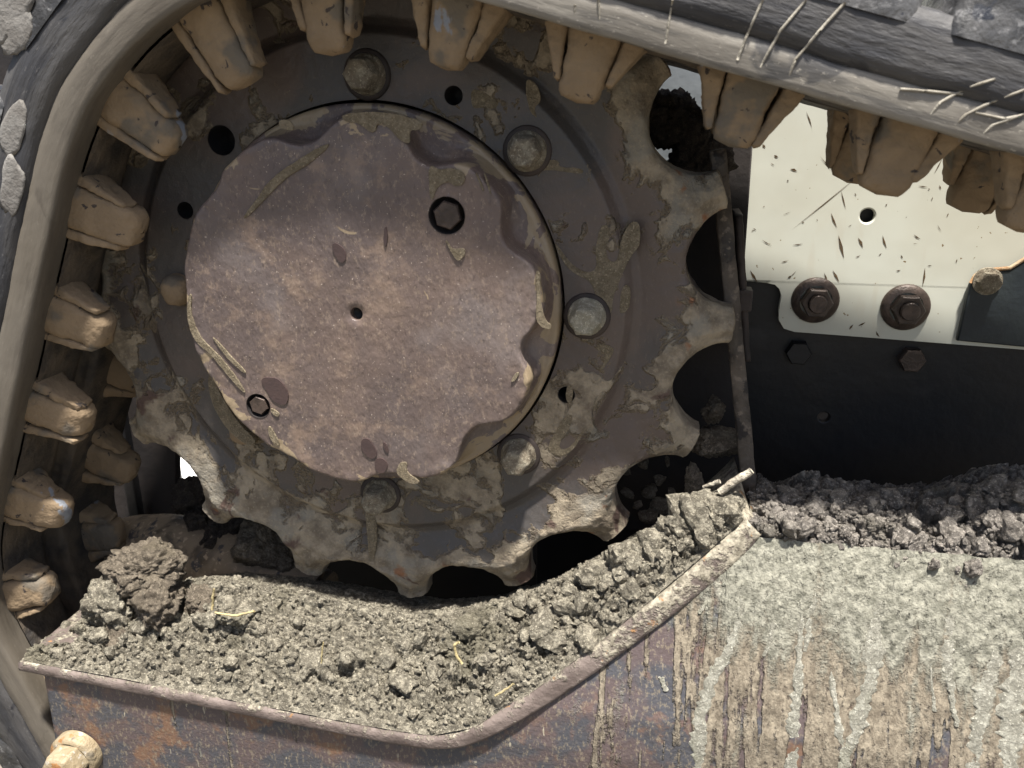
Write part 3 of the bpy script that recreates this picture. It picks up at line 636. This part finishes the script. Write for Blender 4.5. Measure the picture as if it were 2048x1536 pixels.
for k_, (ln, w0, w1) in enumerate([([(1482, 1190), (1476, 1240), (1458, 1300), (1420, 1365), (1402, 1430), (1398, 1480), (1388, 1560)], 14, 22), ([(1425, 1330), (1422, 1352), (1412, 1372)], 8, 5), ([(1606, 1210), (1598, 1290), (1594, 1380), (1588, 1450), (1578, 1560)], 10, 20), ([(1630, 1180), (1620, 1240), (1608, 1300)], 12, 8),
        ([(1760, 1200), (1745, 1290), (1740, 1350), (1722, 1430), (1700, 1490), (1682, 1560)], 26, 16), ([(1662, 1340), (1668, 1400), (1680, 1460), (1690, 1530)], 6, 14), ([(1900, 1230), (1896, 1300), (1902, 1380), (1912, 1450)], 20, 8), ([(1990, 1300), (1970, 1390), (1955, 1470), (1946, 1560)], 20, 22), ([(2040, 1290), (2030, 1400), (2020, 1480), (2024, 1560)], 24, 30), ([(1545, 1240), (1540, 1280), (1528, 1310)], 10, 5), ([(1415, 1200), (1400, 1225)], 7, 5), ([(1322, 1352), (1326, 1366), (1330, 1380)], 10, 9), ([(1860, 1330), (1868, 1420)], 4, 6)]):
    mud_run(ln, w0, w1, k_*3.1)
# return edge on the left end
L0 = P[:1].copy(); L0[..., 1] += .05
gridmesh('side_panel', np.concatenate([L0, P]), FRAME, frm)
b = U(150, 1512, -.103)
v, ff = lathe([(.0205, -.006), (.0205, .002), (.0190, .0042), (.0160, .005)], 48); wv = v
w = mesh('washer', wv+b, ff, BRASS, None)
v, ff = lathe([(.0165, .004), (.0163, .018), (.0148, .0205), (.0095, .0215), (.0001, .0212)], 48, (0, 1, 2)); v[:, 1] -= .0008*fbm(v, 200, 3)
bb = mesh('bolt', v+b, ff, BRASS, frm, True); w.parent = bb
# ------------------------------------------------------------------ mud heaped between the lip and the wheel
pair = [((140, 1245), (40, 1322)), ((205, 1190), (120, 1338)), ((330, 1155), (250, 1362)), ((450, 1150), (420, 1396)), ((600, 1170), (600, 1430)), ((800, 1212), (760, 1460)), ((950, 1205), (862, 1474)),
        ((1080, 1165), (945, 1458)), ((1200, 1100), (1060, 1388)), ((1300, 1048), (1200, 1285)), ((1400, 990), (1370, 1145)), ((1492, 985), (1482, 1046))]
def liptop(q):
    y = -.1
    for _ in range(12): p = U(*q, y); y = .5*y+.5*(float(g_y(p[2]))-.0085)
    return U(*q, y)
Bk = np.array([U(*a, -.016) for a, b in pair]); Bk[:, 2] -= .0075; Fr = np.array([liptop(b) for a, b in pair])
NU, NV = 520, 190; k = np.linspace(0, len(pair)-1, NU); kk = np.arange(len(pair))
Bk = np.stack([sm(np.interp(k, kk, Bk[:, i]), 40) for i in range(3)], 1); Fr = np.stack([np.interp(k, kk, Fr[:, i]) for i in range(3)], 1); Fr[:, 1] += .0025
t = np.linspace(-.55, 1, NV)
P = np.zeros((NU, NV, 3))
for j, v in enumerate(t):
    if v < 0: P[:, j] = Bk+np.array([0, .075*-v/.55, -.035*-v/.55])
    else:
        P[:, j] = Bk*(1-v)+Fr*v; P[:, j, 2] += .010*math.sin(PI*v)*np.interp(k, [0, 2, 5, 8, 11], [.4, 1.0, .6, .7, .6])
BASE = P.copy()
vv = t[None, :]*np.ones((NU, 1)); amp = sstep(1.0, .80, vv)*.85+.15
wq = P+.004*np.stack([fbm(P, 60, 3), fbm(P+3, 60, 3), fbm(P+6, 60, 3)], -1)
amp = amp*(.45+.55*sstep(-.02, .18, vv))
d = .0090*fbm(P, 15, 3)+.0056*(chunks(wq, 42)-.2)+.0038*(chunks(wq, 95, 3.3)-.2)+.0017*(chunks(wq, 210, 7.7)-.2)+.0012*fbm(P, 300, 3)
nrm = np.array([0, -.45, .9]); P = P+nrm*(d*amp)[..., None]; P[:, vv[0] > .985, 2] -= .001
BANKP = P
bank = gridmesh('mud_bank', P, BANK, None); tag(bank, kind='stuff')
CL = [lump(3, s, .5) for s in range(1, 13)]
def clod_mesh(i, mat, nm='clod'):
    v, ff = CL[i]; me = bpy.data.meshes.new(nm); me.from_pydata(v.tolist(), [], ff); me.materials.append(mat); return me
def scatter(surface, parent, mat, n, smin, smax, ui, vi, seed, pw=2.6):
    r = np.random.default_rng(seed); ms = [clod_mesh(i, mat) for i in range(len(CL))]
    for _ in range(n):
        i, j = int(r.uniform(*ui)*(surface.shape[0]-1)), int(r.uniform(*vi)*(surface.shape[1]-1))
        s = smin+(smax-smin)*r.random()**pw; o = bpy.data.objects.new('clod', ms[int(r.integers(len(ms)))]); COL.objects.link(o); o.parent = parent
        p = surface[i, j]+np.array([0, -.25, .45])*s*r.uniform(.1, .9); o.location = p; o.rotation_euler = r.uniform(0, 6.28, 3); o.scale = s*r.uniform(.75, 1.25, 3)
def crumbs(name, surface, parent, mat, n, smin, smax, ui, vi, seed):
    r = np.random.default_rng(seed); V0, F0 = ico(1); parts = []; F0 = np.array(F0)
    V = np.zeros((n, len(V0), 3)); 
    for k in range(n):
        i, j = int(r.uniform(*ui)*(surface.shape[0]-1)), int(r.uniform(*vi)*(surface.shape[1]-1)); s = smin+(smax-smin)*r.random()**3
        V[k] = V0*r.uniform(.55, 1.25, (len(V0), 1))*s*r.uniform(.6, 1.3, 3)+surface[i, j]+np.array([0, -.3, .5])*s*.7
    Fk = (F0[None]+(np.arange(n)*len(V0))[:, None, None]).reshape(-1, 3)
    return tag(mesh(name, V.reshape(-1, 3), Fk, mat, parent, False), kind='stuff')
scatter(BANKP, bank, BANK, 230, .0024, .0100, (.03, .99), (.42, .93), 5)
scatter(BANKP, bank, BANK, 40, .005, .013, (.70, .99), (.40, .66), 6, 1.5)
crumbs('mud_crumb', BANKP, bank, BANK, 9000, .0006, .0030, (.01, .995), (.2, .985), 8)
# ------------------------------------------------------------------ mud ridge on top of the frame at right
cr_ = [(1498, 1010), (1540, 985), (1590, 1008), (1640, 985), (1700, 1008), (1800, 1022), (1900, 1012), (1970, 1000), (2048, 972), (2200, 985), (2500, 1060)]
lo_ = [(1500, 1068), (1560, 1085), (1640, 1090), (1740, 1112), (1850, 1145), (1920, 1165), (1980, 1170), (2048, 1140), (2120, 1150), (2250, 1180), (2600, 1260)]
Cr = np.array([U(*q, .004) for q in cr_]); Lo = []
for q in lo_:
    y = -.05
    for _ in range(14): p = U(*q, y); y = .5*y+.5*float(g_y(p[2]))
    Lo.append(p)
Lo = np.array(Lo); k = np.linspace(0, len(cr_)-1, 360); kk = np.arange(len(cr_))
Cr = np.stack([np.interp(k, kk, Cr[:, i]) for i in range(3)], 1); Lo = np.stack([np.interp(k, kk, Lo[:, i]) for i in range(3)], 1)
t = np.linspace(0, 1.8, 150); P = np.zeros((360, 150, 3))
for j, v in enumerate(t):
    P[:, j] = Lo*(1-v)+Cr*v if v <= 1 else Cr+np.array([0, .09*(v-1)/.8, -.03*((v-1)/.8)**2])
    if v <= 1: P[:, j, 2] += .006*math.sin(PI*v); P[:, j, 1] -= .006*math.sin(PI*v)
wq = P+.005*np.stack([fbm(P, 50, 3), fbm(P+3, 50, 3), fbm(P+6, 50, 3)], -1); amp = sstep(0, .14, t)[None]
d = .007*fbm(P, 22, 3)+.0090*(chunks(wq, 34, 1.1)-.15)+.0050*(chunks(wq, 85, 4.4)-.2)+.0020*(chunks(wq, 190, 9.1)-.2)+.0013*fbm(P, 300, 3)
P = P+np.array([0, -.5, .85])*((d*amp)-.0045*(1-amp))[..., None]; RIDGEP = P
ridge = gridmesh('mud_ridge', P, RIDGE, None, flip=True); tag(ridge, kind='stuff')
scatter(RIDGEP, ridge, RIDGE, 150, .0022, .0085, (0, .82), (.05, .62), 15, 2.2)
scatter(RIDGEP, ridge, RIDGE, 26, .0015, .0055, (0, .85), (.0, .06), 25, 1.5)
crumbs('mud_crumb', RIDGEP, ridge, RIDGE, 6000, .0006, .0028, (0, .85), (.0, .65), 18)
# ------------------------------------------------------------------ plates behind the wheel
def px(L, Y): return [tuple(U(a, b, Y)[[0, 2]]) for a, b in L]
Yw = .135
hx, _, hz = U(1735, 432, Yw)
wp = thing('ivory_plate', 'scuffed ivory painted steel plate with two big flange nuts, right of the toothed wheel', 'plate')
wo = px([(1300, 640), (1490, 562), (1535, 563)], Yw)
ow = px([(1430, 560), (1535, 563), (1552, 567), (1562, 577), (1566, 592), (1561, 620), (1561, 640), (1570, 655), (1590, 661), (1760, 674), (2300, 716)], Yw)
ow += [(ow[-1][0], .235), (.262, .235), (.262, ow[0][1])]
plate('ivory_sheet', ow, Yw, Yw+.006, WHITE, wp, [(hx, hz, .0056)])
for q in ((1630, 600), (1810, 614)):
    p = U(*q, Yw)
    v, ff = lathe([(.0190, -.001), (.0190, .0022), (.0176, .0038), (.0128, .0052)], 40); v[:, 1] -= 0; o = mesh('flange_nut', v+p, ff, BOLTB, wp)
    v, ff = lathe([(.0128, .004), (.0128, .0125), (.0118, .0140), (.0078, .0140), (.0078, .011)], 48, (0, 1, 2)); mesh('nut', v+p, ff, BOLTB, o, False)
    v, ff = lathe([(.0074, .008), (.0074, .0175), (.0066, .0185), (.0001, .0185)], 24); mesh('stud', v+p, ff, BOLTB, o, False)
# chips and scratches in the paint, a fraction of a millimetre proud
r = np.random.default_rng(3); V = []; Fc = []
def chip(q0, q1, wpx):
    a, b = U(*q0, Yw-.0003), U(*q1, Yw-.0003); b = a+(b-a)*1.25; wpx = wpx*.6; d = b-a; n_ = np.array([-d[2], 0, d[0]]); n_ /= np.linalg.norm(n_)+1e-9; w_ = wpx*.00042
    i = len(V); mid = (a+b)/2+n_*r.uniform(-.4, .4)*w_; V.extend([a, mid-n_*w_*.6, b, mid+n_*w_*.6]); Fc.append([i, i+1, i+2, i+3])
for c in [((1583, 460), (1692, 372), 2.5), ((1640, 312), (1660, 336), 2), ((1652, 300), (1660, 330), 2), ((1668, 330), (1684, 300), 2), ((1662, 425), (1672, 450), 5), ((1677, 470), (1686, 508), 8), ((1682, 380), (1690, 412), 3), ((1585, 490), (1602, 488), 3), ((1716, 475), (1724, 492), 7), ((1765, 470), (1772, 492), 5), ((1500, 540), (1512, 560), 7), ((1562, 525), (1574, 522), 3), ((1575, 557), (1582, 552), 6), ((1665, 540), (1676, 560), 6), ((1648, 545), (1654, 562), 4), ((1850, 535), (1846, 566), 5), ((1868, 348), (1882, 322), 3), ((1836, 372), (1852, 374), 3), ((1698, 660), (1705, 651), 5), ((1716, 652), (1728, 646), 5), ((1752, 662), (1758, 672), 5), ((1612, 222), (1622, 250), 3), ((1525, 288), (1530, 294), 6), ((1548, 310), (1555, 314), 6), ((1580, 338), (1592, 342), 6)]: chip(*c)
for _ in range(42):
    x, y = r.uniform(1495, 2040), r.uniform(250, 640)
    if y > 555 and x < 1590: continue
    a = r.uniform(0, PI); l = r.uniform(2, 9)*(1 if r.random() < .9 else 2.5); chip((x, y), (x+l*math.cos(a), y+l*math.sin(a)), r.uniform(1.2, 4))
tag(mesh('paint_chip', V, Fc, CHIP, wp, False), kind='stuff')
# black plate below and dark teal plate at right
bp = thing('black_plate', 'black painted lower frame plate with one hex bolt, under the ivory plate', 'plate')
oz = px([(1380, 480), (2400, 560)], .146)
hx, _, hz = U(1648, 835, .146)
plate('black_sheet', [(.10, -.35), (.75, -.35), (.75, .085), (.10, .085)], .146, .154, BLACK, bp, [(hx, hz, .0045)])
for q, mt in (((1820, 716), BOLTB), ((1595, 702), BLACK)):
    p = U(*q, .146); v, ff = lathe([(.0108, -.001), (.0108, .008), (.0098, .0092), (.0001, .0092)], 48, (0, 1, 2)); mesh('hex_bolt', v+p, ff, mt, bp, False)
tp = thing('teal_plate', 'dark teal plate with rusty cut edge and small hex bolt, at right', 'plate')
ot = px([(1915, 682), (1940, 572), (1948, 556), (1962, 545), (2020, 540), (2060, 515), (2300, 420), (2300, 718)], .128)
plate('teal_sheet', ot, .128, .134, TEAL, tp)
e = [U(a, b, .1285) for a, b in [(1942, 566), (1950, 551), (1964, 541), (2020, 536), (2060, 511), (2200, 455)]]
v, ff = tube(e, .0016, 8); mesh('rusty_edge', v, ff, mat_simple('orange_rust_edge', (.22, .12, .05), (.34, .26, .17), 120, .8), tp)
p = U(1974, 562, .128); v, ff = lathe([(.0108, -.001), (.0108, .002), (.0085, .0028), (.0083, .0095), (.0074, .0105), (.0001, .0105)], 48, (2, 3, 4)); mesh('hex_bolt', v+p, ff, MUDBOLT, tp, False)
hl = thing('dark_backing', 'black hull plates added far behind the toothed wheel to block bright ground', 'backing')  # added black sheets that block the bright ground behind the wheel
plate('backing_sheet', [(-1.2, -.62), (U(352, 930, .30)[0], -.62), (U(352, 930, .30)[0], .42), (-1.2, .42)], .30, .31, BLACK, hl)
plate('backing_sheet', [(U(470, 930, .30)[0], -.62), (1.4, -.62), (1.4, .42), (U(470, 930, .30)[0], .42)], .30, .31, BLACK, hl)
plate('backing_sheet', [(U(340, 930, .30)[0], -.05), (U(480, 930, .30)[0], -.05), (U(480, 930, .30)[0], .42), (U(340, 930, .30)[0], .42)], .313, .32, BLACK, hl)
gpn = thing('shade_toned_plate', 'shaded end of the ivory plate, its shade put into a blue-grey tone, glimpsed through the uppermost open tooth gap', 'plate')
plate('shade_toned_sheet', px([(1200, 420), (1200, -80), (1530, -80), (1530, 420)], .150), .150, .156, mat_simple('blue_grey_painted_shade', (.15, .165, .175), (.10, .112, .12), 12, .6), gpn)  # separate darker plate; shade on the ivory plate put into its colour
# dark bracket plate and upright scraper bars between wheel and ivory plate
bk = thing('bracket_plate', 'dark brown flat bracket plate just behind the right-hand teeth', 'bracket')
plate('bracket_sheet', px([(1392, 292), (1440, 280), (1507, 270), (1488, 545), (1496, 1060), (1180, 1060), (1120, 700), (1250, 380)], .118), .118, .130, DARKER, bk)
def bar(name, top, bot, wpx, y0, y1, mat, parent):
    a, b = U(*top, y0), U(*bot, y0); d = (b-a); d[1] = 0; L = np.linalg.norm(d); d /= L; s_ = np.array([-d[2], 0, d[0]]); s_ = s_ if s_[0] > 0 else -s_; w_ = wpx*.00041
    nq = 40; Pn = np.zeros((nq, 9, 3)); secs = [(-1, 1), (-1, 0), (-.85, -.06), (0, -.08), (.85, -.06), (1, 0), (1, 1), (0, 1), (-1, 1)]
    for i, t in enumerate(np.linspace(0, 1, nq)):
        for j, (su, sy) in enumerate(secs): Pn[i, j] = a+d*L*t+s_*su*w_/2+np.array([0, (y1-y0)*sy, 0])
    Pn += (fbm(Pn, 120, 3)*.0006+fbm(Pn, 40, 3)*.0006)[..., None]*np.array([1, -.5, .2])
    e0, e1 = Pn[:1]*0+Pn[:1].mean(1, keepdims=True), Pn[-1:]*0+Pn[-1:].mean(1, keepdims=True)
    return gridmesh(name, np.concatenate([e0, Pn, e1]), mat, parent, False, True, True)
sb = thing('scraper_bar', 'tall narrow dark bar between the teeth and ivory plate, muddy at its foot', 'bar')
POST = mat_rubber('muddy_bar_steel', (.085, .068, .052), .50, (.022, .018, .016))
bar('upright', (1436, 300), (1508, 1075), 27, .034, .046, POST, sb)
bar('stay', (1478, 430), (1493, 722), 14, .060, .10, DARKST, sb)
p = U(1490, 600, .058); bmobj('clip', box(p[0]-.005, p[0]+.005, p[1]-.004, p[1]+.012, p[2]-.008, p[2]+.008), DARKST, sb)
mh = thing('motor_housing', 'dark round drive motor housing hidden behind the toothed wheel', 'housing')
v, ff = lathe([(.198, -.16), (.202, -.07), (.198, -.055), (.10, -.045), (.0001, -.045)], 96); mesh('housing_drum', v, ff, DARKER, mh)
v, ff = lathe([(.215, -.085), (.216, -.078), (.212, -.075), (.19, -.075)], 96); mesh('housing_flange', v, ff, DARKER, mh)
# rounded casing low on the left, behind the mud
hc = thing('round_casing', 'rounded brown casing with dried mud smears, low left behind the grey mud', 'casing')
c = np.array([U(*q, yy) for q, yy in (((90, 1205), .075), ((180, 1130), .085), ((300, 1098), .09), ((440, 1118), .085), ((640, 1200), .06))])
kk = np.linspace(0, 4, 40); c = np.stack([sm(np.interp(kk, range(5), c[:, i]), 20) for i in range(3)], 1)
v, ff = tube(c, .039, 40, .72+.28*np.sin(np.linspace(.12, .96, 40)*PI)); v = v+(.0012*fbm(v, 40, 3))[:, None]
mesh('casing_shell', v, ff, mat_rubber('smeared_brown_casing', (.20, .155, .105), .60, (.055, .05, .05)), hc)
pl = thing('left_panel', 'dark upright panel behind the track at left', 'panel')
plate('panel_sheet', px([(-300, 1900), (-300, -300), (420, -300), (420, 700), (352, 860), (350, 1900)], .15), .15, .16, DARKER, pl)
bmobj('panel_rib', box(U(262, 1000, .14)[0]-.006, U(262, 1000, .14)[0]+.006, .14, .151, -.4, .2), BLACK, pl)
# ------------------------------------------------------------------ single clods, twig, straws
def clod(q, Y, rpx, seed, mat, label, sub=5, rough=.5, sc=(1, 1, 1), group=None):
    p = U(*q, Y); s = rpx/F*np.linalg.norm(p-CC); v, ff = lump(sub, seed, rough, .1); v = v*s*np.array(sc)
    f1, f2, iv = worley(v+seed, 75); v = v*(1+(.10*(.5-f1)+.0*iv)[:, None]-.10*sstep(.14, 0, f2-f1)[:, None])+(.0018*fbm(v+seed, 120, 4))[:, None]*v/(np.linalg.norm(v, axis=1)[:, None]+1e-9)
    o = mesh('mud_clod', v+p*0, ff, mat); o.location = p; return tag(o, label, 'clod', group)
clod((292, 1128), -.030, 62, 21, BROWNMUD, 'big brown cracked mud lump on top of the heap at left', sc=(1.25, 1, .85))
clod((228, 1205), -.045, 56, 22, BANK, 'pale grey-green mud lump at the left end of the heap, below the brown lump', sc=(.85, 1, 1.15))
clod((318, 1205), -.045, 52, 23, BROWNMUD, 'brown mud lump right under the biggest brown lump')
clod((252, 1266), -.058, 46, 24, BROWNMUD, 'dark smooth-faced mud lump lowest in the left pile', rough=.25, sc=(1.1, 1, .9))
clod((398, 1205), -.035, 32, 25, BROWNMUD, 'small brown mud lump to the right of the left pile')
clod((470, 1222), -.048, 36, 31, BANK, 'grey mud lump beside the yellow straw on the heap')
clod((1352, 240), .09, 58, 26, DARKMUD, 'black mud lump stuck in the uppermost open tooth gap')
clod((1395, 320), .10, 60, 27, DARKMUD, 'dark mud lump hanging behind the tooth gap under the black lump', rough=.4)
clod((1430, 882), .06, 40, 28, BROWNMUD, 'round brown clod resting beside the upright bar, behind the teeth', rough=.25, sc=(1.15, 1, .85))
clod((1424, 822), .065, 24, 29, BROWNMUD, 'small knobbly clod on top of the round brown clod', sc=(.8, 1, 1.2))
clod((1390, 965), .03, 34, 30, BROWNMUD, 'brown slab of mud leaning by the foot of the upright bar', sc=(.6, .6, 1.4))
clod((388, 992), .10, 36, 33, DARKMUD, 'dark mud lump behind the lower left tooth gap', sc=(1, 1, 1))
clod((520, 1095), .06, 62, 34, BROWNMUD, 'brown mud lump filling the tooth gap at lower left', rough=.4, sc=(1.1, .8, .9))
clod((455, 1062), .10, 58, 37, DARKMUD, 'dark mud lump wedged between the casing and the lower left teeth')
clod((392, 1040), .09, 34, 38, DARKMUD, 'dark mud lump just under the small white opening at lower left')
clod((55, 1262), -.02, 60, 35, BROWNMUD, 'brown mud lump on the track at the left photo border', rough=.35)
clod((70, 1420), -.01, 56, 36, BROWNMUD, 'dim brown mud lump left of the frame end', rough=.4, sc=(.8, .8, 1.3))
def wall_pt(q):
    y = -.07
    for _ in range(3):
        p = U(*q, y); i = near(p[[0, 2]]); y = sidewall_y(max(0, float((p[[0, 2]]-PATH[i])@NO[i])))
    return p, i
for k_, (q, rp_, el) in enumerate([((28, 72), 36, 1.5), ((32, 250), 30, 1.6), ((20, 372), 30, 1.8), ((12, 20), 34, 2.2)]):
    p, i = wall_pt(q); v, ff = lump(3, 60+k_, .3, 0); s = rp_*.00034; v = v*s*np.array([el, 1, 1]); v[:, 1] *= .0010/s
    tg = np.array([TG[i, 0], 0, TG[i, 1]]); no = np.array([NO[i, 0], 0, NO[i, 1]])
    v = p+v[:, :1]*tg+v[:, 1:2]*np.array([0, 1, 0])+v[:, 2:]*no; mesh('mud_spot', v, ff, SPOT, trk)
r = np.random.default_rng(77); gp = 'chips of mud lying in the tooth gap'
for k, q in enumerate([(1250, 940), (1285, 925), (1320, 960), (1295, 985), (1255, 985), (1335, 925), (1275, 1010), (1300, 1030), (1240, 1020), (1345, 985), (1320, 1010)]):
    o = clod(q, .05+.01*r.random(), r.uniform(12, 24), 40+k, BROWNMUD, 'loose chip of mud among many in the dark tooth gap at lower right', 3, .4, (r.uniform(.6, 1.3), .8, r.uniform(.5, 1.1)), gp); o.rotation_euler = (0, r.uniform(0, 3), 0)
def stick(name, qs, Y, rpx, mat, label, cat):
    pts = np.array([U(a, b, y) for (a, b), y in zip(qs, Y)]); kk = np.linspace(0, len(qs)-1, 24); pts = np.stack([sm(np.interp(kk, range(len(qs)), pts[:, i]), 3) for i in range(3)], 1)
    pts += .0006*np.stack([fbm(pts, 200, 2), fbm(pts+3, 200, 2), fbm(pts+6, 200, 2)], 1)
    v, ff = tube(pts, rpx*.0004*(1+.25*fbm(pts, 150, 2)), 8); v = v+(.0004*fbm(v, 260, 2))[:, None]; return tag(mesh(name, v, ff, mat), label, cat)
stick('twig', [(1440, 985), (1470, 962), (1503, 942)], (-.02, -.022, -.022), 7, TWIG, 'stubby pale grey twig lying by the foot of the upright bar', 'twig')
stick('twig', [(1408, 974), (1424, 968), (1440, 962)], (-.01, -.012, -.014), 4, TWIG, 'thin short twig just left of the stubby grey twig', 'twig')
for qs, y, rp, lb in (([(918, 1284), (908, 1290), (912, 1310), (924, 1328)], -.068, 2.6, 'hooked yellow straw in the middle of the mud heap'), ([(428, 1178), (426, 1200), (425, 1218)], -.055, 2.4, 'upright yellow straw at the upper left of the mud heap'), ([(646, 1285), (642, 1326)], -.075, 1.4, 'hair-thin pale straw left of the hooked straw'),
                      ([(430, 1225), (470, 1232), (510, 1222)], -.055, 2.2, 'long pale straw lying level below the upright straw'), ([(1028, 1368), (990, 1392)], -.085, 2., 'thin reddish straw near the lip, right of the hooked straw')):
    stick('straw', qs, [y-.012]*len(qs), rp, STRAW, lb, 'straw')
